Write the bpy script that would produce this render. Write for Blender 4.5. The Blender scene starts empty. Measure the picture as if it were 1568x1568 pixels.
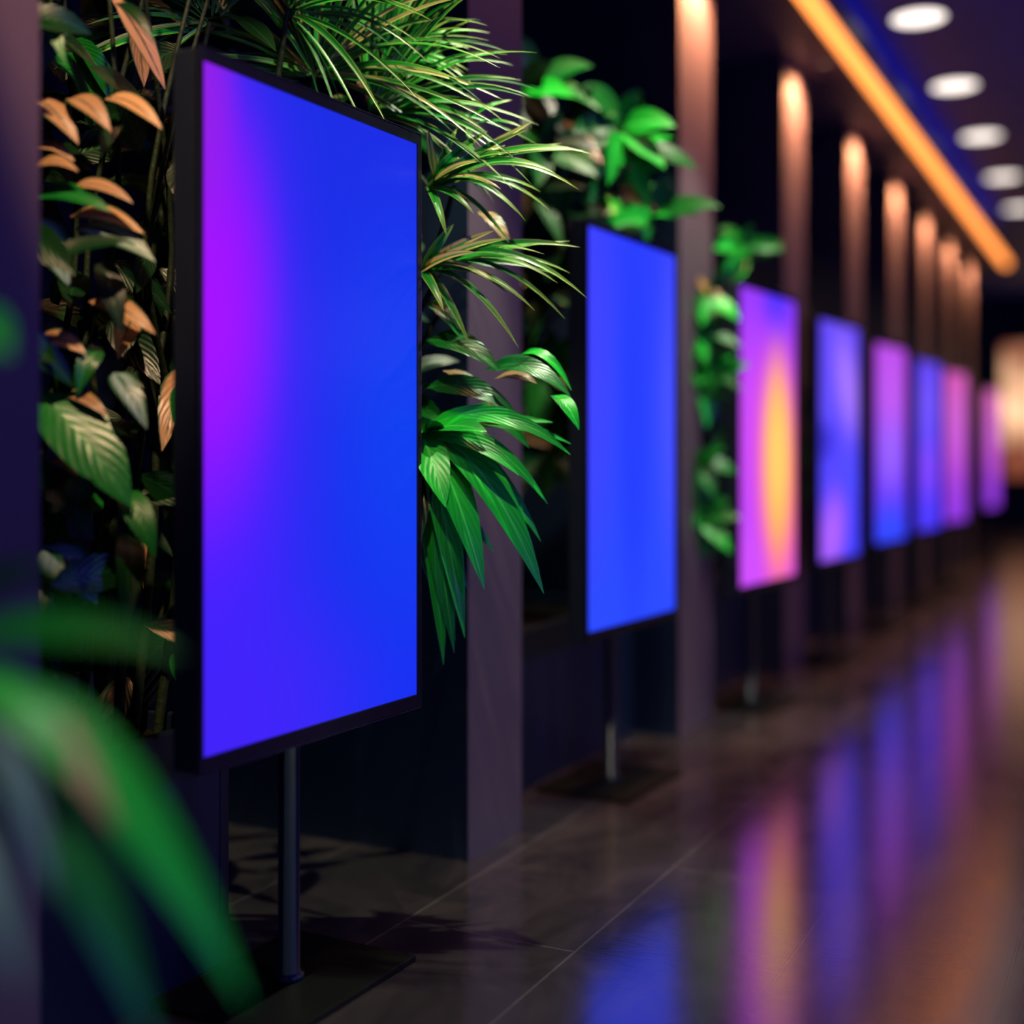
import bpy, math, random
from mathutils import Vector, Matrix
random.seed(7)
S = 1.21            # active height of a display (m)
HC = 0.87*S         # eye height
TH = math.atan(0.4987)
CT, ST = math.cos(TH), math.sin(TH)
scene = bpy.context.scene
try:
    scene.view_settings.view_transform = 'Standard'
    scene.view_settings.look = 'None'
except Exception as e:
    print(e)

def V(a, d, h):     # survey frame (right, depth, up from eye) -> building frame
    return Vector((a*CT-d*ST, a*ST+d*CT, HC+h))
def VD(a, d, h=0):
    return Vector((a*CT-d*ST, a*ST+d*CT, h))

# ------------------------------------------------------------ materials
def newmat(name):
    m = bpy.data.materials.new(name); m.use_nodes = True
    nt = m.node_tree
    return m, nt, nt.nodes, nt.links, nt.nodes['Principled BSDF']
def setp(b, **k):
    for n, v in k.items():
        n = n.replace('_', ' ')
        if n in b.inputs: b.inputs[n].default_value = v
def simple(name, col, rough=.5, metal=0, spec=.5, noise=0.0, nscale=8, bump=0.0):
    m, nt, N, L, b = newmat(name)
    setp(b, Base_Color=(*col, 1), Roughness=rough, Metallic=metal)
    b.inputs['Specular IOR Level'].default_value = spec
    tc = N.new('ShaderNodeTexCoord'); nz = N.new('ShaderNodeTexNoise'); nz.inputs['Scale'].default_value = nscale
    nz.inputs['Detail'].default_value = 5
    L.new(tc.outputs['Object'], nz.inputs['Vector'])
    mx = N.new('ShaderNodeMix'); mx.data_type = 'RGBA'
    mx.inputs[6].default_value = (*[c*(1-noise) for c in col], 1)
    mx.inputs[7].default_value = (*[min(1, c*(1+noise)) for c in col], 1)
    L.new(nz.outputs['Fac'], mx.inputs[0]); L.new(mx.outputs[2], b.inputs['Base Color'])
    if bump:
        bp = N.new('ShaderNodeBump'); bp.inputs['Strength'].default_value = bump; bp.inputs['Distance'].default_value = .01
        L.new(nz.outputs['Fac'], bp.inputs['Height']); L.new(bp.outputs[0], b.inputs['Normal'])
    return m
def emis(name, col, st):
    m, nt, N, L, b = newmat(name)
    setp(b, Base_Color=(0, 0, 0, 1)); b.inputs['Emission Color'].default_value = (*col, 1)
    b.inputs['Emission Strength'].default_value = st
    return m
def lin(h):
    h = h.lstrip('#'); o = []
    for i in (0, 2, 4):
        c = int(h[i:i+2], 16)/255
        o.append(c/12.92 if c <= .04045 else ((c+.055)/1.055)**2.4)
    return tuple(o)

def screen_mat(name, base_top, base_bot, blobs, strength=1.0):
    """emissive graphic: vertical gradient + soft elliptical colour blobs in panel UV"""
    m, nt, N, L, b = newmat(name)
    setp(b, Base_Color=(.0, .0, .0, 1), Roughness=.25)
    b.inputs['Specular IOR Level'].default_value = .05
    uv = N.new('ShaderNodeTexCoord')
    sep = N.new('ShaderNodeSeparateXYZ'); L.new(uv.outputs['UV'], sep.inputs[0])
    mx = N.new('ShaderNodeMix'); mx.data_type = 'RGBA'
    mx.inputs[6].default_value = (*lin(base_bot), 1); mx.inputs[7].default_value = (*lin(base_top), 1)
    L.new(sep.outputs[1], mx.inputs[0]); cur = mx.outputs[2]
    for (cu, cv, ru, rv, rot, col, amt) in blobs:
        mp = N.new('ShaderNodeMapping'); mp.vector_type = 'TEXTURE'
        mp.inputs['Location'].default_value = (cu, cv, 0); mp.inputs['Scale'].default_value = (ru, rv, 1)
        mp.inputs['Rotation'].default_value = (0, 0, math.radians(rot))
        L.new(uv.outputs['UV'], mp.inputs[0])
        ln = N.new('ShaderNodeVectorMath'); ln.operation = 'LENGTH'; L.new(mp.outputs[0], ln.inputs[0])
        mr = N.new('ShaderNodeMapRange'); mr.interpolation_type = 'SMOOTHERSTEP'
        mr.inputs['From Min'].default_value = 0; mr.inputs['From Max'].default_value = 1
        mr.inputs['To Min'].default_value = amt; mr.inputs['To Max'].default_value = 0
        L.new(ln.outputs['Value'], mr.inputs[0])
        m2 = N.new('ShaderNodeMix'); m2.data_type = 'RGBA'
        L.new(mr.outputs[0], m2.inputs[0]); L.new(cur, m2.inputs[6]); m2.inputs[7].default_value = (*lin(col), 1)
        cur = m2.outputs[2]
    L.new(cur, b.inputs['Emission Color']); b.inputs['Emission Strength'].default_value = strength
    return m

def leaf_mat(name, cols, stripe=None, stripe_w=.12, nveins=0, rough=.35, edge=None, e0=.33, tipcol=None):
    m, nt, N, L, b = newmat(name)
    g = N.new('ShaderNodeNewGeometry'); r = N.new('ShaderNodeValToRGB')
    r.color_ramp.interpolation = 'LINEAR'
    els = r.color_ramp.elements
    while len(els) < len(cols): els.new(.5)
    for i, c in enumerate(cols):
        els[i].position = i/max(1, len(cols)-1); els[i].color = (*c, 1)
    L.new(g.outputs['Random Per Island'], r.inputs[0]); cur = r.outputs[0]
    tc = N.new('ShaderNodeTexCoord'); sp = N.new('ShaderNodeSeparateXYZ'); L.new(tc.outputs['UV'], sp.inputs[0])
    ab = N.new('ShaderNodeMath'); ab.operation = 'SUBTRACT'; L.new(sp.outputs[0], ab.inputs[0]); ab.inputs[1].default_value = .5
    a2 = N.new('ShaderNodeMath'); a2.operation = 'ABSOLUTE'; L.new(ab.outputs[0], a2.inputs[0])
    if tipcol:
        mr = N.new('ShaderNodeMapRange'); mr.interpolation_type = 'SMOOTHSTEP'; L.new(sp.outputs[1], mr.inputs[0])
        mr.inputs[1].default_value = .55; mr.inputs[2].default_value = 1.0
        mm = N.new('ShaderNodeMix'); mm.data_type = 'RGBA'; L.new(mr.outputs[0], mm.inputs[0]); L.new(cur, mm.inputs[6])
        mm.inputs[7].default_value = (*tipcol, 1); cur = mm.outputs[2]
    if nveins:
        s = N.new('ShaderNodeMath'); s.operation = 'MULTIPLY_ADD'; L.new(a2.outputs[0], s.inputs[0]); s.inputs[1].default_value = -0.7
        L.new(sp.outputs[1], s.inputs[2])
        k = N.new('ShaderNodeMath'); k.operation = 'MULTIPLY'; L.new(s.outputs[0], k.inputs[0]); k.inputs[1].default_value = nveins*6.283
        sn = N.new('ShaderNodeMath'); sn.operation = 'SINE'; L.new(k.outputs[0], sn.inputs[0])
        mr = N.new('ShaderNodeMapRange'); L.new(sn.outputs[0], mr.inputs[0])
        mr.inputs[1].default_value = -.2; mr.inputs[2].default_value = 1; mr.inputs[3].default_value = 1.0; mr.inputs[4].default_value = .8
        mm = N.new('ShaderNodeMix'); mm.data_type = 'RGBA'; mm.blend_type = 'MULTIPLY'; mm.inputs[0].default_value = 1
        L.new(cur, mm.inputs[6]); L.new(mr.outputs[0], mm.inputs[7]); cur = mm.outputs[2]
        bp = N.new('ShaderNodeBump'); bp.inputs['Strength'].default_value = .2; bp.inputs['Distance'].default_value = .002
        L.new(sn.outputs[0], bp.inputs['Height']); L.new(bp.outputs[0], b.inputs['Normal'])
    if stripe:
        mr = N.new('ShaderNodeMapRange'); mr.interpolation_type = 'SMOOTHSTEP'; L.new(a2.outputs[0], mr.inputs[0])
        mr.inputs[1].default_value = stripe_w*.4; mr.inputs[2].default_value = stripe_w; mr.inputs[3].default_value = 1; mr.inputs[4].default_value = 0
        mm = N.new('ShaderNodeMix'); mm.data_type = 'RGBA'; L.new(mr.outputs[0], mm.inputs[0]); L.new(cur, mm.inputs[6])
        mm.inputs[7].default_value = (*stripe, 1); cur = mm.outputs[2]
    if edge:
        mr = N.new('ShaderNodeMapRange'); mr.interpolation_type = 'SMOOTHSTEP'; L.new(a2.outputs[0], mr.inputs[0])
        mr.inputs[1].default_value = e0; mr.inputs[2].default_value = .48
        mm = N.new('ShaderNodeMix'); mm.data_type = 'RGBA'; L.new(mr.outputs[0], mm.inputs[0]); L.new(cur, mm.inputs[6])
        mm.inputs[7].default_value = (*edge, 1); cur = mm.outputs[2]
    L.new(cur, b.inputs['Base Color']); setp(b, Roughness=rough)
    b.inputs['Specular IOR Level'].default_value = .45
    return m

M_dark = simple('dark_metal', (.006, .007, .011), .32, .0, .5, .2, 30)
M_base = simple('matt_black_steel', (.003, .003, .004), .6, .0, .12, .2, 30)
M_frame = simple('frame_metal', (.018, .025, .040), .30, .2, .5, .2, 30)
M_edge = simple('frame_edge_metal', (.16, .17, .2), .25, .9, .5, .1, 30)
M_navy = simple('navy_panel_and_shade', (.007, .016, .040), .48, 0, .3, .35, 3, .05)
M_taupe = simple('taupe_cladding', (.125, .082, .105), .50, 0, .28, .12, 5, .04)
M_soff = simple('soffit_paint', (.085, .06, .10), .55, 0, .3, .1, 4)
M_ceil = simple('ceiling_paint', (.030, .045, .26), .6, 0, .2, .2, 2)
M_fasc = simple('fascia_paint', (.05, .04, .15), .5, 0, .3, .1, 4)
M_soil = simple('soil', (.012, .008, .006), .9, 0, .1, .5, 40, .8)
M_stem = simple('stem_bark', (.015, .03, .01), .6, 0, .3, .4, 60, .4)
M_pot = simple('pot_ceramic', (.02, .02, .025), .4, 0, .5, .2, 10)
M_neon = emis('cove_led', (1.0, .29, .055), 2.3)
M_blue = emis('blue_fill_glow', (.06, .06, 1.0), 7.5)
M_lamp = emis('lamp_diffuser', (1.0, .88, .80), 2.2)
M_puck = emis('puck_lens', (1.0, .55, .30), .7)
M_trim = simple('lamp_trim', (.12, .12, .14), .4, .6)

def shop_mat():
    m, nt, N, L, b = newmat('shop_glow')
    setp(b, Base_Color=(0, 0, 0, 1))
    tc = N.new('ShaderNodeTexCoord'); nz = N.new('ShaderNodeTexNoise'); nz.inputs['Scale'].default_value = 1.9; nz.inputs['Detail'].default_value = 1
    L.new(tc.outputs['Object'], nz.inputs['Vector'])
    sp = N.new('ShaderNodeSeparateXYZ'); L.new(tc.outputs['Generated'], sp.inputs[0])
    s1_ = N.new('ShaderNodeMath'); s1_.operation = 'SUBTRACT'; L.new(sp.outputs[2], s1_.inputs[0]); s1_.inputs[1].default_value = .55
    a1_ = N.new('ShaderNodeMath'); a1_.operation = 'ABSOLUTE'; L.new(s1_.outputs[0], a1_.inputs[0])
    m1_ = N.new('ShaderNodeMath'); m1_.operation = 'MULTIPLY_ADD'; L.new(a1_.outputs[0], m1_.inputs[0]); m1_.inputs[1].default_value = -.9
    L.new(nz.outputs['Fac'], m1_.inputs[2])
    r = N.new('ShaderNodeValToRGB'); L.new(m1_.outputs[0], r.inputs[0])
    r.color_ramp.elements[0].position = .12; r.color_ramp.elements[0].color = (.14, .035, .018, 1)
    r.color_ramp.elements[1].position = .55; r.color_ramp.elements[1].color = (1.0, .58, .33, 1)
    L.new(r.outputs[0], b.inputs['Emission Color']); b.inputs['Emission Strength'].default_value = 1.7
    return m
M_shop = shop_mat()

# floor: polished dark stone tiles
def floor_mat():
    m, nt, N, L, b = newmat('polished_stone_tiles')
    tc = N.new('ShaderNodeTexCoord')
    mp = N.new('ShaderNodeMapping'); mp.inputs['Rotation'].default_value = (0, 0, math.radians(90))
    mp.inputs['Location'].default_value = (.0, .258, 0)
    L.new(tc.outputs['Object'], mp.inputs[0])
    br = N.new('ShaderNodeTexBrick'); L.new(mp.outputs[0], br.inputs['Vector'])
    br.inputs['Scale'].default_value = 1; br.inputs['Brick Width'].default_value = 1.25; br.inputs['Row Height'].default_value = .42
    br.inputs['Mortar Size'].default_value = .003; br.inputs['Mortar Smooth'].default_value = .1
    br.inputs['Color1'].default_value = (.036, .027, .030, 1); br.inputs['Color2'].default_value = (.050, .037, .038, 1)
    br.inputs['Mortar'].default_value = (.11, .09, .085, 1); br.offset = .5
    mp2 = N.new('ShaderNodeMapping'); mp2.inputs['Scale'].default_value = (5, 2.6, 1); mp2.inputs['Rotation'].default_value = (0, 0, .5)
    L.new(tc.outputs['Object'], mp2.inputs[0])
    nz = N.new('ShaderNodeTexNoise'); nz.inputs['Scale'].default_value = 1; nz.inputs['Detail'].default_value = 10; nz.inputs['Distortion'].default_value = .8
    nz.inputs['Roughness'].default_value = .62
    L.new(mp2.outputs[0], nz.inputs['Vector'])
    rp = N.new('ShaderNodeValToRGB'); rp.color_ramp.elements[0].position = .3; rp.color_ramp.elements[0].color = (.5, .5, .5, 1)
    rp.color_ramp.elements[1].position = .75; rp.color_ramp.elements[1].color = (1.8, 1.65, 1.6, 1)
    L.new(nz.outputs['Fac'], rp.inputs[0])
    mm = N.new('ShaderNodeMix'); mm.data_type = 'RGBA'; mm.blend_type = 'MULTIPLY'; mm.inputs[0].default_value = 1
    L.new(br.outputs['Color'], mm.inputs[6]); L.new(rp.outputs[0], mm.inputs[7]); L.new(mm.outputs[2], b.inputs['Base Color'])
    mr = N.new('ShaderNodeMapRange'); L.new(nz.outputs['Fac'], mr.inputs[0]); mr.inputs[3].default_value = .13; mr.inputs[4].default_value = .21
    L.new(mr.outputs[0], b.inputs['Roughness'])
    # fine scratches
    mp3 = N.new('ShaderNodeMapping'); mp3.inputs['Scale'].default_value = (12, 60, 1); mp3.inputs['Rotation'].default_value = (0, 0, .45)
    L.new(tc.outputs['Object'], mp3.inputs[0])
    n3 = N.new('ShaderNodeTexNoise'); n3.inputs['Scale'].default_value = 1; n3.inputs['Detail'].default_value = 4; n3.inputs['Distortion'].default_value = 1.5
    L.new(mp3.outputs[0], n3.inputs['Vector'])
    b1 = N.new('ShaderNodeBump'); b1.inputs['Strength'].default_value = .5; b1.inputs['Distance'].default_value = .003; b1.invert = True
    L.new(br.outputs['Fac'], b1.inputs['Height'])
    b2 = N.new('ShaderNodeBump'); b2.inputs['Strength'].default_value = .25; b2.inputs['Distance'].default_value = .001
    L.new(n3.outputs['Fac'], b2.inputs['Height']); L.new(b1.outputs[0], b2.inputs['Normal']); L.new(b2.outputs[0], b.inputs['Normal'])
    b.inputs['IOR'].default_value = 4.2
    return m
M_floor = floor_mat()

# ------------------------------------------------------------ mesh helpers
def mkobj(name, verts, faces, mats, fm=None, uvs=None, parent=None, smooth=False, bevel=0):
    me = bpy.data.meshes.new(name); me.from_pydata([tuple(v) for v in verts], [], faces)
    for m in mats: me.materials.append(m)
    if fm:
        for p, i in zip(me.polygons, fm): p.material_index = i
    if uvs:
        ul = me.uv_layers.new(name='UVMap')
        for p in me.polygons:
            for li in p.loop_indices: ul.data[li].uv = uvs[me.loops[li].vertex_index]
    if smooth:
        for p in me.polygons: p.use_smooth = True
    me.update()
    o = bpy.data.objects.new(name, me); scene.collection.objects.link(o)
    if parent: o.parent = parent
    if bevel:
        bm = o.modifiers.new('bevel', 'BEVEL'); bm.width = bevel; bm.segments = 3; bm.limit_method = 'ANGLE'
    return o
BF = [(0, 3, 2, 1), (4, 5, 6, 7), (0, 1, 5, 4), (1, 2, 6, 5), (2, 3, 7, 6), (3, 0, 4, 7)]
# face order: bottom, top, -y, +x, +y, -x
def boxv(x0, x1, y0, y1, z0, z1):
    return [(x0, y0, z0), (x1, y0, z0), (x1, y1, z0), (x0, y1, z0), (x0, y0, z1), (x1, y0, z1), (x1, y1, z1), (x0, y1, z1)]
def box(name, b, mats, fm=None, parent=None, bevel=0):
    return mkobj(name, boxv(*b), BF, mats, fm, None, parent, False, bevel)
def boxes(name, bl, mats, fml=None, parent=None, bevel=0):
    vs, fs, fm = [], [], []
    for i, b in enumerate(bl):
        o = len(vs); vs += boxv(*b); fs += [tuple(k+o for k in f) for f in BF]
        fm += [(fml[i] if fml else 0)]*6
    return mkobj(name, vs, fs, mats, fm, None, parent, False, bevel)
def lathe(name, prof, mats, parent=None, n=40, loc=(0, 0, 0), fm=None):
    vs, fs, mi = [], [], []
    for (r, z) in prof:
        for i in range(n):
            a = 2*math.pi*i/n; vs.append((loc[0]+r*math.cos(a), loc[1]+r*math.sin(a), loc[2]+z))
    for j in range(len(prof)-1):
        for i in range(n):
            fs.append((j*n+i, j*n+(i+1) % n, (j+1)*n+(i+1) % n, (j+1)*n+i)); mi.append(fm[j] if fm else 0)
    return mkobj(name, vs, fs, mats, mi, None, parent, True)
def empty(name, loc=(0, 0, 0), rot=None):
    e = bpy.data.objects.new(name, None); scene.collection.objects.link(e)
    e.empty_display_size = .2
    if rot is not None: e.matrix_world = Matrix.Translation(loc) @ rot
    else: e.location = loc
    return e

# ------------------------------------------------------------ room shell
XW = -1.314*S        # pillar faces
XB = -2.15*S         # niche back wall
ZS = HC+1.612*S      # soffit underside
ZC = HC+2.0*S        # ceiling
XF = -1.118*S        # fascia
YE = 11.6*S
Y0, Y1 = -1.6*S, 17.0*S
XR = 2.7*S
box('floor', (-6, XR+.1, Y0, Y1+.1, -.1, 0), [M_floor])
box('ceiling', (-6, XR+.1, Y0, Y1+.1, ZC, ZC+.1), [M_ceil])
box('wall_left', (XB-.1, XB, Y0, YE, 0, ZC), [M_navy])
box('wall_right', (XR, XR+.1, Y0, Y1, 0, ZC), [M_navy])
# soffit + fascia
box('soffit_beam', (XB, XF, Y0, YE, ZS, ZS+.24*S), [M_soff, M_fasc], [0, 0, 0, 1, 0, 0])
# cove strip (rounded tube)
cs = empty('cove_light_strip', (0, 0, 0))
n = 16; R = .042; cx, cz = XF+.030, ZS+.02
vs, fs = [], []
ring = [(cx+R*math.cos(2*math.pi*i/n), cz+R*math.sin(2*math.pi*i/n)) for i in range(n)]
YS = -1.0
for y, k in ((YS, .3), (YS+.03, 1), (YE-.15, 1), (YE-.125, .85), (YE-.11, .3)):
    for (x, z) in ring: vs.append((cx+(x-cx)*k, y, cz+(z-cz)*k))
for j in range(4):
    for i in range(n): fs.append((j*n+i, j*n+(i+1) % n, (j+1)*n+(i+1) % n, (j+1)*n+i))
fs.append(tuple(range(n))); fs.append(tuple(range(4*n, 5*n))[::-1])
mkobj('led_tube', vs, fs, [M_neon], parent=cs, smooth=True)
boxes('clips', [(XF, XF+.02, YS+.5+k*1.5, YS+.52+k*1.5, cz+.03, cz+.055) for k in range(9)], [M_dark], parent=cs)
# unseen blue line added on top of the soffit to tint the ceiling
bl = empty('added_uplight')
boxes('blue_fill_line', [(XF-.20, XF-.16, Y0+.2, YE-.1, ZS+.24*S+.002, ZS+.24*S+.014)], [M_blue], parent=bl)
boxes('fill_tray', [(XF-.15, XF-.14, Y0+.2, YE-.1, ZS+.24*S+.001, ZS+.24*S+.03)], [M_dark], parent=bl)

pill = [(.93, 1.237), (2.424, 2.685), (3.80, 4.14), (5.07, 5.42), (6.27, 6.62), (7.42, 7.77), (8.5, 8.85), (9.6, 9.95), (10.75, 11.1)]
def arealight(name, loc, tgt, power, col, size, parent=None, spread=math.pi):
    l = bpy.data.lights.new(name, 'AREA'); l.energy = power; l.color = col; l.shape = 'DISK'; l.size = size; l.spread = spread
    o = bpy.data.objects.new(name, l); scene.collection.objects.link(o)
    o.location = loc; o.rotation_euler = (Vector(tgt)-Vector(loc)).to_track_quat('-Z', 'Y').to_euler()
    if parent: o.parent = parent
    return o
def spot(name, loc, tgt, power, col, ang, blend=.6, rad=.03, parent=None):
    l = bpy.data.lights.new(name, 'SPOT'); l.energy = power; l.color = col; l.spot_size = math.radians(ang); l.spot_blend = blend
    l.shadow_soft_size = rad
    o = bpy.data.objects.new(name, l); scene.collection.objects.link(o)
    o.location = loc; o.rotation_euler = (Vector(tgt)-Vector(loc)).to_track_quat('-Z', 'Y').to_euler()
    if parent: o.parent = parent
    return o
for pi_, (a, b) in enumerate(pill):
    vs, fs, fm = [], [], []
    def add(bx, mi):
        o = len(vs); vs.extend(boxv(*bx)); fs.extend([tuple(k+o for k in f) for f in BF]); fm.extend(mi)
    add((XB, XW, a*S, b*S, 0, ZS), [1, 1, 1, 0, 1, 1])  # sides take dark navy: their unlit shade is put into the colour
    mkobj('pillar', vs, fs, [M_taupe, M_navy], fm)
    ym = (a+b)/2*S
    e = empty('pillar_downlight', (0, 0, 0))
    lathe('housing', [(.0, 0), (.030, 0), (.030, -.010), (.022, -.012)], [M_dark], e, 24, (XW+.15, ym, ZS-.001))
    lathe('lens', [(.022, -.006), (.0, -.006)], [M_puck], e, 24, (XW+.15, ym, ZS-.001))
    spot('lamp', (XW+.16, ym, ZS-.03), (XW-.10, ym, ZS-.60), (3, 12)[pi_] if pi_ < 2 else 105, (1, .50, .20), 120, .8, .03, e)

# end wall with lit shop front
box('wall_end', (-6, XR, Y1, Y1+.1, 0, ZC), [M_navy])
for i in range(4):
    x0 = -2.05+i*1.25
    w = empty('window_%d' % (i+1))
    boxes('glazing', [(x0+.04, x0+1.1, Y1-.03, Y1-.02, .75, 2.75)], [M_shop], parent=w)
    boxes('window_frame', [(x0, x0+.04, Y1-.06, Y1, .7, 2.8), (x0+1.1, x0+1.14, Y1-.06, Y1, .7, 2.8), (x0, x0+1.14, Y1-.06, Y1, .7, .75),
                    (x0, x0+1.14, Y1-.06, Y1, 2.75, 2.8), (x0+.55, x0+.57, Y1-.05, Y1-.015, .75, 2.75)], [M_dark], parent=w)
box('baseboard_left', (XB, XB+.015, Y0, YE, 0, .1), [M_dark])

# ceiling lamps
xl = -.945*S
for yk in (2.4, 3.6, 4.82, 6.03, 7.22, 8.43, 9.72, 11.0):
    e = empty('recessed_ceiling_light')
    lathe('trim_ring', [(.150, 0), (.150, -.012), (.142, -.014), (.140, -.004)], [M_trim], e, 40, (xl, yk*S, ZC))
    lathe('diffuser', [(.141, -.006), (.0, -.006)], [M_lamp], e, 40, (xl, yk*S, ZC))
    arealight('lamp', (xl+.0, yk*S, ZC-.03), (xl+.9, yk*S, 0), 3.2 if yk > 4 else 1.2, (1, .64, .60), .24, e, math.radians(120))

# ------------------------------------------------------------ displays
def display(X, z, phi, mat):
    p = math.radians(phi)
    W = .5625*S
    u = VD(math.sin(p), math.cos(p)); bk = VD(-math.cos(p), math.sin(p))
    rot = Matrix(((u.x, bk.x, 0, 0), (u.y, bk.y, 0, 0), (0, 0, 1, 0), (0, 0, 0, 1)))
    left = VD(X*S, z*S)
    poleoff = .058*S+.012
    org = left + u*(W/2) + bk*poleoff
    e = empty('digital_signage_display', org, rot)
    yb = -poleoff
    z0 = HC-.431*S; z1 = HC+.569*S
    bs, bt, bb, T = .009*S, .019*S, .024*S, .050*S
    hw = W/2
    box('casing', (-hw-bs, hw+bs, yb+.004, yb+T, z0-bb, z1+bt), [M_frame], None, e, .006)
    boxes('bezel', [(-hw-bs, -hw, yb-.004, yb+.008, z0-bb, z1+bt), (hw, hw+bs, yb-.004, yb+.008, z0-bb, z1+bt),
                    (-hw, hw, yb-.004, yb+.008, z1, z1+bt), (-hw, hw, yb-.004, yb+.008, z0-bb, z0)], [M_dark], None, e, .0015)
    t = .0016
    boxes('edge_trim', [(hw+bs, hw+bs+t, yb-.005, yb-.002, z0-bb, z1+bt), (-hw-bs, hw+bs, yb-.005, yb-.002, z0-bb-t, z0-bb),
                        (-hw-bs, hw+bs, yb-.005, yb-.002, z1+bt, z1+bt+t), (-hw-bs-t, -hw-bs, yb-.005, yb-.002, z0-bb, z1+bt)], [M_edge], None, e)
    mkobj('screen_panel', [(-hw, yb, z0), (hw, yb, z0), (hw, yb, z1), (-hw, yb, z1)], [(0, 1, 2, 3)], [mat], None, [(0, 0), (1, 0), (1, 1), (0, 1)], e)
    boxes('rear_bracket', [(-.12, .12, yb+T, yb+T+.012, z0+.3, z0+.7), (-.05, .05, yb+T+.012, yb+T+.02, z0-.0, z0+.7)], [M_dark], None, e, .002)
    lathe('pole', [(0, .008), (.030, .008), (.030, .022), (.0215, .026), (.0215, z0+.62), (.0, z0+.62)], [M_frame], e, 28)
    box('base_plate', (-.22, .22, -.16, .16, 0, .012), [M_base], None, e, .003)
    return e
s1 = screen_mat('graphic_violet_blue', '#1d2ee6', '#1a30f4', [
    (1.0, .5, .75, .6, 0, '#1040f2', .9),
    (.0, .5, .70, 1.0, 0, '#4420ff', 1.0), (.0, .62, .52, .62, 0, '#6a1cff', .7),
    (.0, .66, .42, .46, 0, '#a512ff', 1.0), (.0, .95, .2, .3, 0, '#9a20e8', .8),
    (.12, .0, .9, .38, 0, '#4522fa', .8)])
s2 = screen_mat('graphic_blue', '#2c3cff', '#2848ff', [(.0, .7, .5, .9, 0, '#4040ff', .8), (.5, .5, .3, .9, 0, '#2038ff', .8), (1, .6, .35, .8, 0, '#4a52ff', .7)], 1.15)
s3 = screen_mat('graphic_sunset', '#9038f0', '#c048f4', [
    (.65, .97, .45, .24, 0, '#4030ff', .95), (.2, .55, .8, .5, 5, '#c848ec', .8), (.70, .36, .66, .74, 4, '#ff5a80', 1.0),
    (.68, .40, .50, .60, 4, '#ff9a50', 1.0), (.66, .44, .38, .48, 4, '#ffc868', 1.0), (.0, .05, .6, .25, 0, '#c84cf5', .9)], 1.15)
s4 = screen_mat('graphic_lavender', '#6048f0', '#4040ff', [
    (.7, .75, .6, .32, -20, '#a070f0', .9), (.3, .1, .6, .3, 10, '#b060f4', .9), (.1, .5, .5, .15, 0, '#2826c8', .9), (.8, .35, .5, .2, 0, '#4a48ff', .8)], 1.15)
s5 = screen_mat('graphic_orchid', '#b044e0', '#3a3cff', [(.5, .8, .7, .5, 0, '#b850e0', .8), (.5, .45, .6, .3, 0, '#9060f4', .8), (.5, .05, .8, .25, 0, '#2c48ff', .9)], 1.15)
s6 = screen_mat('graphic_indigo', '#5038e8', '#4a38f8', [(.5, .35, .6, .3, 0, '#8040f0', .9)], 1.15)
s7 = screen_mat('graphic_magenta', '#c848b0', '#8a38e0', [(.5, .55, .7, .4, 0, '#c050d0', .8)], 1.15)
display(-.4438, 1.838, 28.7, s1)
display(.186, 3.151, 29.3, s2)
display(.755, 4.249, 31, s3)
display(1.263, 5.263, 31, s4)
display(1.811, 6.394, 32, s5)
display(2.363, 7.49, 32, s6)
display(2.858, 8.46, 33, s7)
display(4.02, 10.9, 32, s7)

# ------------------------------------------------------------ planters
pz = .42*S
def planter(y0, y1, xf):
    e = empty('planter_box')
    t = .03
    x0 = XB+.03
    boxes('shell', [(x0, xf, y0, y0+t, 0, pz), (x0, xf, y1-t, y1, 0, pz), (x0, x0+t, y0+t, y1-t, 0, pz), (xf-t, xf, y0+t, y1-t, 0, pz)], [M_navy], None, e, .004)
    box('soil_bed', (x0+t, xf-t, y0+t, y1-t, 0.01, pz-.04), [M_soil], None, e)
planter(1.25*S, 1.77*S, -1.43*S)
for i in range(1, 8):
    planter(pill[i][1]*S+.015, pill[i+1][0]*S-.015, -1.46*S)

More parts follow.
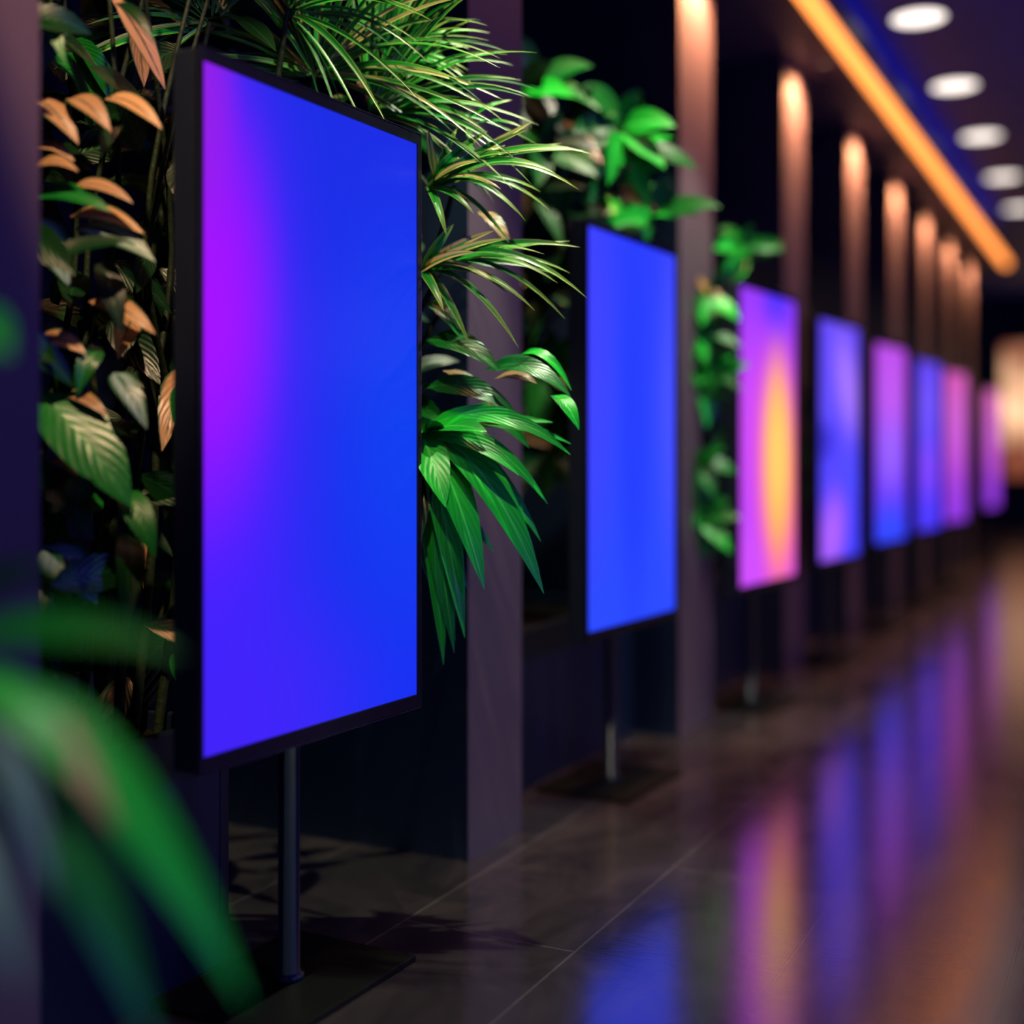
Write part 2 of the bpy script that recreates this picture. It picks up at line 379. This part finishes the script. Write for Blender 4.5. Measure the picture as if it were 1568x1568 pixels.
# ------------------------------------------------------------ foliage
def keep_clear(p):
    """foliage bends around the piers instead of passing through them"""
    if p.x < XW+.006 and p.z < ZS:
        for (a, b) in pill:
            A, B = a*S-.006, b*S+.006
            if A < p.y < B:
                dx, d1, d2 = XW+.006-p.x, p.y-A, B-p.y
                m = min(dx, d1, d2)
                if m == dx: p.x = XW+.006
                elif m == d1: p.y = A
                else: p.y = B
                break
    return p
class Fol:
    def __init__(s): s.v, s.f, s.m, s.uv = [], [], [], []
    def leaf(s, root, tip, w, arch, nh, mat, strap=False, fold=.25, seg=10, wave=0.0):
        root, tip = Vector(root), Vector(tip)
        ctrl = (root+tip)/2+Vector(arch)*1.6
        o = len(s.v); nh = Vector(nh).normalized()
        off = (-1, -.5, 0, .5, 1)
        ph = random.uniform(0, 6)
        for i in range(seg+1):
            t = i/seg
            p = root*(1-t)**2+ctrl*2*t*(1-t)+tip*t*t
            tg = (ctrl-root)*2*(1-t)+(tip-ctrl)*2*t
            if tg.length < 1e-6: tg = tip-root
            tg.normalize()
            sd = tg.cross(nh)
            if sd.length < 1e-3: sd = tg.cross(Vector((0, 0, 1)))
            sd.normalize(); nn = sd.cross(tg)
            if strap: k = min(1, .35+t*3)*(1-t**2.5)**.8
            else:
                k = math.sin(math.pi*min(1, t**.82))**.85 if 0 < t < 1 else 0
                if t < .12: k = max(k*.6, .08)
            k = max(k, .015)
            for j, q in enumerate(off):
                s.v.append(keep_clear(p+sd*(q*w/2*k)+nn*(abs(q)*fold*w/2*k)+nn*(wave*w*math.sin(ph+t*9+q*2)*abs(q)*k)))
                s.uv.append(((q+1)/2, t))
        for i in range(seg):
            for j in range(4):
                a = o+i*5+j
                s.f.append((a, a+1, a+6, a+5)); s.m.append(mat)
    def stem(s, pts, r0, r1, mat, n=7):
        pts = [Vector(p) for p in pts]; o = len(s.v)
        P = []
        for i in range(len(pts)-1):
            a = pts[max(0, i-1)]; b = pts[i]; c = pts[i+1]; d = pts[min(len(pts)-1, i+2)]
            for k in range(5):
                t = k/5
                P.append(.5*((2*b)+(c-a)*t+(2*a-5*b+4*c-d)*t*t+(3*b-a-3*c+d)*t**3))
        P.append(pts[-1])
        for i, p in enumerate(P):
            t = i/(len(P)-1); tg = (P[min(i+1, len(P)-1)]-P[max(i-1, 0)]).normalized()
            x = tg.cross(Vector((.3, .9, .1))).normalized(); y = tg.cross(x); r = r0+(r1-r0)*t
            for k in range(n):
                a = 2*math.pi*k/n
                s.v.append(keep_clear(p+x*r*math.cos(a)+y*r*math.sin(a))); s.uv.append((k/n, t))
        for i in range(len(P)-1):
            for k in range(n):
                s.f.append((o+i*n+k, o+i*n+(k+1) % n, o+(i+1)*n+(k+1) % n, o+(i+1)*n+k)); s.m.append(mat)
    def build(s, name, mats, parent=None):
        return mkobj(name, s.v, s.f, mats, s.m, s.uv, parent, True)

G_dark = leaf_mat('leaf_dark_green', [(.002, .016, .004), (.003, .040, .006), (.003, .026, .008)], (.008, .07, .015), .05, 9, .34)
G_bright = leaf_mat('leaf_bright_green', [(.006, .42, .02), (.010, .60, .03), (.006, .30, .02)], (.06, .75, .09), .05, 8, .36)
G_warm_lit = leaf_mat('leaf_warm_lit', [(.60, .32, .14), (.42, .23, .11), (.68, .38, .18)], (.14, .11, .05), .08, 8, .35, edge=(.03, .08, .02), e0=.38)  # warm light falling on the leaf faces is put into the base colour
G_cream = leaf_mat('leaf_cream_striped', [(.24, .38, .34), (.30, .42, .36), (.18, .32, .30)], (.01, .10, .03), .10, 6, .33, edge=(.005, .07, .015), e0=.25)
G_strap = leaf_mat('leaf_strap_green', [(.006, .30, .02), (.008, .50, .03), (.004, .16, .015), (.02, .40, .03)], (.01, .12, .01), .12, 0, .32, edge=(.50, .55, .12), e0=.41, tipcol=(.28, .42, .06))
G_gold = leaf_mat('leaf_strap_gold', [(.72, .50, .20), (.55, .50, .12), (.80, .46, .20)], (.03, .28, .02), .18, 0, .32, edge=(.02, .25, .02), e0=.36)
G_mid = leaf_mat('leaf_mid_green', [(.004, .10, .01), (.006, .18, .015), (.004, .14, .02)], (.02, .25, .03), .05, 9, .34)
MATS = [G_dark, G_bright, G_warm_lit, G_cream, G_strap, G_gold, M_stem, G_mid]
OUT = VD(.35, -.9, .35)

def spray(F, crown, tips, ws=1.0):
    c = V(*crown)
    for (da, dh, dd, w, ar, mat, strap) in tips:
        tip = c+VD(da, dd, dh)
        j = VD(random.uniform(-.012, .012), random.uniform(-.01, .01), random.uniform(-.012, .012))
        L = (tip-c).length
        F.leaf(c+j, tip, w*ws, VD(0, -.02, ar*L), OUT+Vector((random.uniform(-.3, .3), random.uniform(-.3, .3), random.uniform(-.1, .5))), mat, strap, .35 if strap else .22, 12)

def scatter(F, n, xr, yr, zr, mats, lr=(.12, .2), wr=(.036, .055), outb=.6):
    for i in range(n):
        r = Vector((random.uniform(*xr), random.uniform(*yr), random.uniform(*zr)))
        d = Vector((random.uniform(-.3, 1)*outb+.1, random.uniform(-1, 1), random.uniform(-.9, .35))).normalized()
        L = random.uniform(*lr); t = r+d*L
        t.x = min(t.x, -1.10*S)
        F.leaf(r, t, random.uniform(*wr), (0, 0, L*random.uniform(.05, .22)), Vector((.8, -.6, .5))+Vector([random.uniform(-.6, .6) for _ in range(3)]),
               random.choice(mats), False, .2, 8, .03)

# --- niche 1, broad-leaf plant on the near side
F = Fol()
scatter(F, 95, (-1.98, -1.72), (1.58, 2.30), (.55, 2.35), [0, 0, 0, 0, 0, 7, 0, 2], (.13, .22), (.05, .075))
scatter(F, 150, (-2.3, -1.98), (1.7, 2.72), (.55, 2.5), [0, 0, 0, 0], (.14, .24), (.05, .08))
hero = [ # a0,h0,a1,h1,w,mat
 (-.866,.654,-.778,.561,.056,2), (-.803,.656,-.719,.582,.052,2), (-.737,.656,-.628,.588,.048,2),
 (-.872,.558,-.785,.530,.034,2), (-.872,.520,-.778,.512,.034,2), (-.800,.49,-.68,.455,.036,2), (-.874,.475,-.72,.44,.05,7),
 (-.872,.440,-.795,.306,.078,3), (-.790,.420,-.640,.350,.064,3), (-.80,.44,-.66,.40,.045,2),
 (-.765,.285,-.640,.220,.050,2), (-.865,.205,-.765,.185,.050,2), (-.74,.20,-.78,.11,.04,7),
 (-.72,.155,-.655,.050,.050,3), (-.855,.12,-.683,-.090,.125,7), (-.815,.11,-.725,.072,.034,2), (-.835,-.005,-.77,-.045,.030,2),
 (-.850,-.165,-.745,-.262,.090,3), (-.70,-.06,-.64,-.18,.055,7), (-.86,-.02,-.75,-.15,.065,0),
 (-.80,.92,-.66,.86,.045,2), (-.87,.80,-.76,.86,.02,2), (-.86,.84,-.80,.70,.035,7), (-.72,.83,-.64,.74,.03,0), (-.74,.36,-.70,.22,.05,0)]
for (a0, h0, a1, h1, w, m) in hero:
    d0 = random.uniform(2.34, 2.40)
    k = d0/2.35
    F.leaf(V(a0*k-.01, d0, h0*k), V(a1*k, d0-.05, h1*k), w, VD(0, -.015, .022), OUT+Vector((.2*random.uniform(-1, 1), 0, .25)), m, False, .22, 12, .03)
for i in range(9):
    y = 1.6+i*.06; x = -1.95+random.uniform(-.1, .1)
    F.stem([(x, y, pz-.05), (x+.05*random.uniform(-1, 1), y+.05, 1.0), (x+.1*random.uniform(-1, 1), y+random.uniform(-.1, .2), 1.5), (x+.12, y+random.uniform(-.1, .2), 2.1)], .012, .004, 6)
F.build('calathea_plant', MATS)

# --- fine-leaved palm behind the near display
F = Fol()
def fan(F, crown, n, a0, a1, l0, l1, w, mats, droop=.12, dd=(-.16, .06)):
    c = V(*crown)
    for i in range(n):
        a = math.radians(a0+(a1-a0)*(i+random.uniform(-.4, .4))/max(1, n-1)); L = random.uniform(l0, l1)
        tip = c+VD(L*math.cos(a), random.uniform(*dd), L*math.sin(a)-droop*L*abs(math.cos(a))*1.2)
        st = c+VD(.05*math.cos(a), 0, .05*math.sin(a))*random.uniform(0, 1)
        F.leaf(st, tip, w*random.uniform(.7, 1.3), VD(0, 0, L*droop*random.uniform(.8, 1.5)), OUT+Vector([random.uniform(-.5, .5) for _ in range(3)]), random.choice(mats), True, .45, 12)
crowns = ((-.45, 2.92, .87), (-.33, 2.96, .80), (-.50, 2.86, 1.0), (-.66, 2.80, .95), (-.30, 2.98, .93))
fan(F, crowns[0], 56, -28, 200, .28, .46, .012, [4, 4, 4, 4, 5, 7])
fan(F, crowns[1], 40, -34, 100, .26, .42, .012, [4, 4, 4, 7, 4])
fan(F, crowns[2], 30, -70, 80, .25, .42, .011, [4, 4, 7])
fan(F, crowns[3], 24, 30, 230, .2, .36, .011, [4, 7, 4])
fan(F, crowns[4], 30, -25, 110, .18, .30, .012, [4, 7, 7, 4])
for cr in crowns:
    b = VD(-.62, 2.86); top = V(*cr)
    F.stem([(b.x-.2, min(b.y, 1.72*S), pz-.05), (b.x-.18, b.y-.15, 1.2), (top.x-.08, top.y-.02, 1.7), top], .014, .006, 6)
F.build('areca_palm', MATS)

# --- striped dracaena sprays
F = Fol()
spray(F, (-.185, 2.92, .62), [
 (.365, .045, -.10, .016, .14, 4, True), (.33, -.035, -.12, .018, .20, 4, True), (.345, .06, -.08, .014, .06, 4, True), (.31, .07, -.05, .018, .08, 5, True),
 (.215, -.10, -.10, .017, .18, 4, True), (.18, -.145, -.06, .018, .16, 4, True), (.04, -.13, -.08, .018, .10, 4, True), (.23, .13, -.05, .024, .02, 5, True),
 (.13, .11, -.05, .022, .03, 4, True), (.17, .09, .0, .020, .05, 5, True), (.28, .0, -.12, .020, .16, 4, True), (.10, -.08, -.08, .020, .12, 4, True),
 (.06, .13, .0, .018, .02, 4, True), (.25, -.02, -.02, .016, .14, 4, True), (.30, .10, .02, .013, .05, 4, True), (.11, .03, -.1, .024, .08, 5, True), (.0, .1, -.1, .02, .03, 5, True),
 (.20, .05, -.1, .02, .1, 4, True), (.16, -.03, -.1, .022, .12, 5, True), (.27, -.07, -.06, .014, .2, 4, True), (.22, .10, -.1, .016, .05, 4, True)], 1.15)
spray(F, (-.21, 2.92, .42), [
 (.36, .045, -.08, .018, .10, 4, True), (.375, -.07, -.10, .018, .22, 4, True), (.31, -.04, -.12, .018, .18, 4, True), (.225, -.18, -.10, .018, .20, 4, True),
 (.115, -.17, -.06, .020, .12, 4, True), (.34, .065, -.04, .014, .05, 4, True), (.17, .085, -.06, .022, .04, 5, True), (.08, .10, -.06, .022, .03, 4, True),
 (.26, -.10, -.12, .018, .18, 4, True), (.06, -.10, -.1, .022, .12, 4, True), (.20, .06, -.1, .026, .06, 5, True), (.13, .03, -.1, .026, .08, 5, True),
 (.24, .07, .02, .014, .07, 4, True), (.30, .0, .0, .015, .10, 4, True), (.28, .02, -.14, .02, .12, 4, True),
 (.34, -.01, -.06, .016, .16, 4, True), (.20, -.06, -.1, .02, .16, 5, True), (.33, -.11, -.04, .014, .24, 4, True)], 1.15)
spray(F, (-.10, 2.98, .78), [(.10, .05, 0, .014, .05, 4, True), (.08, -.10, -.05, .014, .12, 4, True), (.13, -.03, -.05, .013, .1, 4, True), (.02, -.14, -.04, .014, .05, 4, True)])
def ab(F, p0, p1, w, m, arch=.15, wv=.02):
    A = V(*p0); B = V(*p1); L = (B-A).length
    F.leaf(A, B, w, VD(0, -.02, arch*L), OUT+Vector((.15*random.uniform(-1, 1), 0, random.uniform(0, .4))), m, False, .2, 12, wv)
ab(F, (-.20, 2.93, .265), (-.025, 2.85, .19), .070, 7); ab(F, (-.06, 2.95, .20), (.13, 2.85, .135), .058, 7, .2); ab(F, (.02, 2.95, .235), (.135, 2.9, .15), .026, 1, .3)
ab(F, (.09, 2.93, .14), (.15, 2.86, .06), .044, 1, .2); ab(F, (-.20, 2.96, .16), (.01, 2.9, .10), .06, 7); ab(F, (-.16, 2.97, .2), (-.03, 2.95, .10), .04, 2)
ab(F, (-.04, 2.95, .18), (.06, 2.9, .165), .035, 2); ab(F, (-.10, 3.0, .12), (.04, 2.95, .02), .055, 7); ab(F, (-.20, 2.95, .36), (-.09, 2.9, .24), .05, 7); ab(F, (-.08, 2.98, .57), (.0, 2.92, .47), .045, 2)
scatter(F, 60, (-1.85, -1.62), (2.45, 2.86), (.9, 2.2), [0, 0, 0, 7])
for k in range(5):
    F.stem([(-2.0, 2.05-.02*k, pz-.05), (-1.85, 2.3+.05*k, .9+.05*k), V(-.30+.02*k, 2.95, .1*k), V(-.21+.02*k, 2.93, .15*k+.02)], .012, .006, 6)
F.build('dracaena_plant', MATS)

# --- bright green broad leaves at the bottom
F = Fol()
spray(F, (-.205, 2.92, .05), [
 (.335, -.045, -.08, .030, .22, 1, False), (.34, -.02, .0, .026, .12, 1, False), (.30, .03, .03, .024, .06, 1, False), (.15, .005, -.1, .050, .10, 1, False),
 (.285, -.155, -.06, .030, .24, 1, False), (.275, -.35, -.10, .060, .22, 1, False), (.27, -.24, -.04, .040, .22, 1, False), (.145, -.34, -.12, .062, .14, 1, False),
 (.20, -.21, -.02, .040, .2, 1, False), (.10, -.45, -.08, .052, .10, 1, False), (.075, -.49, -.04, .046, .08, 1, False), (.05, -.52, -.02, .046, .06, 1, False),
 (.06, -.16, -.12, .055, .1, 1, False), (.22, -.09, -.10, .036, .18, 1, False), (-.02, -.3, -.1, .05, .05, 0, False), (.03, .03, -.1, .05, .05, 1, False)], 1.4)
spray(F, (-.24, 2.97, -.10), [(.14, -.20, -.05, .05, .15, 7, False), (.11, -.32, -.03, .05, .1, 1, False), (.2, -.12, .0, .045, .2, 7, False)], 1.2)
for k in range(4):
    F.stem([(-1.95, 2.05-.03*k, pz-.05), (-1.85, 2.35, .75+.03*k), V(-.30, 2.97, -.1+.03*k), V(-.21, 2.93, .04)], .010, .006, 6)
F.build('cordyline_plant', MATS)

# --- further niches: bushy broad-leaf shrubs made of leaf whorls
def whorl(F, c, n, L, w, mats, xlim, ylim, ztop):
    a0 = random.uniform(0, 6.28)
    for i in range(n):
        a = a0+2*math.pi*i/n+random.uniform(-.3, .3); l = L*random.uniform(.75, 1.15)
        t = c+VD(l*math.cos(a), -l*random.uniform(.05, .5), l*math.sin(a)*.8-.15*l)
        if min(t.z, c.z) < ztop and max(t.y, c.y) > ylim: t.x = min(t.x, xlim)
        F.leaf(c+Vector((0, 0, random.uniform(-.02, .02))), t, w*random.uniform(.8, 1.2), (0, 0, l*.12), OUT+Vector([random.uniform(-.4, .4) for _ in range(3)]), random.choice(mats), False, .2, 9, .03)
def shrub(name, crowns, base, xlim, ylim, ztop, L, w, n, reps=3):
    F = Fol()
    for (a, d, h, mats) in crowns:
        for rep in range(reps):
            c = V(a+random.uniform(-.05, .05), d+(.05 if rep else 0), h+random.uniform(-.06, .06))
            if c.z < ztop and c.y > ylim: c.x = min(c.x, xlim)
            keep_clear(c)
            whorl(F, c, n, L, w, mats, xlim, ylim, ztop)
        b = Vector(base)+Vector((random.uniform(-.05, .05), random.uniform(-.05, .05), 0)); c = V(a, d, h); keep_clear(c)
        F.stem([b, Vector((b.x+.08, b.y, (b.z+c.z)/2)), c], .014, .006, 6)
    return F.build(name, MATS)
GB, GD, GC = [1, 1, 7], [7, 0, 7, 0], [1, 2, 7, 2, 3]
shrub('rubber_plant', [(.094, 4.0, 1.02, [7, 2, 7, 0]), (.33, 4.05, 1.02, [1, 7, 7]), (.25, 4.08, .84, GC), (.43, 4.28, .82, [1, 1, 7]), (.094, 4.0, .80, GD), (.12, 4.1, .55, GD),
                       (.06, 4.0, 1.15, [1, 7, 0]), (.20, 4.1, .95, [2, 0, 7]), (.10, 4.15, .30, [0, 0, 7]), (.13, 4.15, .05, [0, 0, 7])],
      (-1.95, 3.6, pz-.05), -1.60, 3.40, 1.80, .21, .080, 7, 2)
shrub('rubber_plant', [(.925, 5.22, .84, GB), (.81, 5.05, .60, [7, 7, 2, 1]), (.765, 5.05, .45, GB), (.74, 5.05, .31, GB), (.79, 5.05, .26, [1, 7]), (.80, 5.08, .10, [7, 0, 0]),
                       (.74, 5.05, -.10, [7, 7, 2]), (.77, 5.05, -.27, [7, 7, 1])],
      (-1.88, 5.25, pz-.05), -1.56, 4.90, 1.80, .150, .068, 6, 2)
shrub('rubber_plant', [(1.50, 6.55, .3, GD), (1.50, 6.55, .1, GD), (1.48, 6.55, -.1, GD)], (-1.9, 6.75, pz-.05), -1.56, 6.2, 1.80, .12, .06, 6)

# --- foreground potted plant (left of the lens)
fp = empty('potted_plant')
pc = VD(-.70, 1.14)
lathe('pot', [(0, 0), (.11, 0), (.13, .03), (.165, .46), (.17, .48), (.155, .48), (.15, .44)], [M_pot], fp, 40, (pc.x, pc.y, 0))
lathe('soil', [(.152, .44), (0, .445)], [M_soil], fp, 40, (pc.x, pc.y, 0))
F = Fol()
for (p0, p1, w, m, ar) in [
    ((-.500, 1.16, -.165), (-.290, 1.12, -.172), .036, 7, .10),
    ((-.500, 1.15, -.195), (-.228, 1.10, -.470), .056, 1, .20),
    ((-.500, 1.16, -.225), (-.298, 1.08, -.505), .054, 7, .18),
    ((-.490, 1.17, -.215), (-.340, 1.10, -.320), .040, 2, .22),
    ((-.500, 1.13, -.30), (-.40, 1.05, -.44), .03, 3, .18),
    ((-.500, 1.13, -.22), (-.375, 1.10, -.40), .05, 0, .18),
    ((-.470, 1.14, -.22), (-.39, 1.09, -.38), .03, 3, .18),
    ((-.52, 1.2, .13), (-.445, 1.13, .09), .045, 1, .1),
    ((-.52, 1.2, -.14), (-.41, 1.15, -.10), .03, 0, .1),
    ((-.62, 1.15, -.1), (-.80, 1.1, -.25), .055, 1, .2), ((-.62, 1.2, -.05), (-.72, 1.35, -.2), .055, 1, .2), ((-.62, 1.1, -.05), (-.60, .95, -.2), .055, 0, .2)]:
    A = V(*p0); B = V(*p1); L = (B-A).length
    F.leaf(A, B, w, VD(0, 0, ar*L), VD(.2, -.8, .6), m, False, .2, 14, .02)
    F.stem([(pc.x, pc.y, .44), V(-.66, 1.16, p0[2]*.5-.25), V(-.58, 1.16, p0[2]+.01), A], .006, .003, 6)
F.build('foliage', MATS, fp)

# ------------------------------------------------------------ added spotlights, fixtures unseen, to brighten the planting
def add_leaf_spot(loc, tgt, p, col, ang, rad=.04):
    e = empty('added_leaf_spot')
    L = Vector(loc)
    lathe('canister', [(0, .10), (.04, .10), (.04, -.02), (.034, -.02), (.034, .03), (0, .03)], [M_dark], e, 20, L+Vector((0, 0, .02)))
    boxes('stem_rod', [(L.x-.008, L.x+.008, L.y-.008, L.y+.008, L.z+.12, ZC)], [M_dark], None, e)
    spot('lamp', L+Vector((0, 0, -.01)), tgt, p, col, ang, .5, rad, e)
add_leaf_spot((-.85, .9, ZC-.25), (-1.8, 2.02, 1.45), 270, (1, .64, .38), 30)
add_leaf_spot((-1.08, 2.85, ZC-.25), (-1.42, 2.72, .9), 230, (.85, 1, .7), 34, .02)
add_leaf_spot((-.9, 1.9, ZC-.25), (-1.50, 2.65, 1.6), 125, (1, .90, .62), 34, .02)
add_leaf_spot((-1.05, 3.4, ZC-.25), (-1.55, 3.85, 1.95), 150, (1, .9, .7), 44)
add_leaf_spot((-1.0, 4.45, ZC-.25), (-1.52, 4.92, 1.2), 190, (.85, 1, .75), 34)
add_leaf_spot((-.1, .2, ZC-.25), (-1.0, .95, .75), 110, (.95, 1, .85), 22)
# violet / blue fill lights, unseen, added on the far side to tint the pillars
for (y, c, p) in ((1.0, (.09, .12, 1), 34), (4.2, (.20, .14, 1), 22), (8.0, (.35, .2, 1), 18)):
    e = empty('added_fill_light')
    boxes('body', [(XR-.10, XR, y-.3, y+.3, 2.0, 2.12)], [M_dark], None, e, .01)
    arealight('lamp', (XR-.14, y, 2.0), (-1.6, y+.4, 1.2), p, c, .5, e)

# world: dim blue ambient
w = bpy.data.worlds.new('world'); scene.world = w; w.use_nodes = True
bg = w.node_tree.nodes['Background']; bg.inputs[0].default_value = (.09, .12, .45, 1); bg.inputs[1].default_value = .38

# camera
cd = bpy.data.cameras.new('camera'); cam = bpy.data.objects.new('camera', cd); scene.collection.objects.link(cam)
cam.location = (0, 0, HC); cam.rotation_euler = (math.radians(90), 0, TH)
cd.sensor_width = 36; cd.lens = 45.07; cd.shift_y = -84/1568; cd.clip_start = .05
cd.dof.use_dof = True; cd.dof.focus_distance = 2.72; cd.dof.aperture_fstop = .68
scene.camera = cam
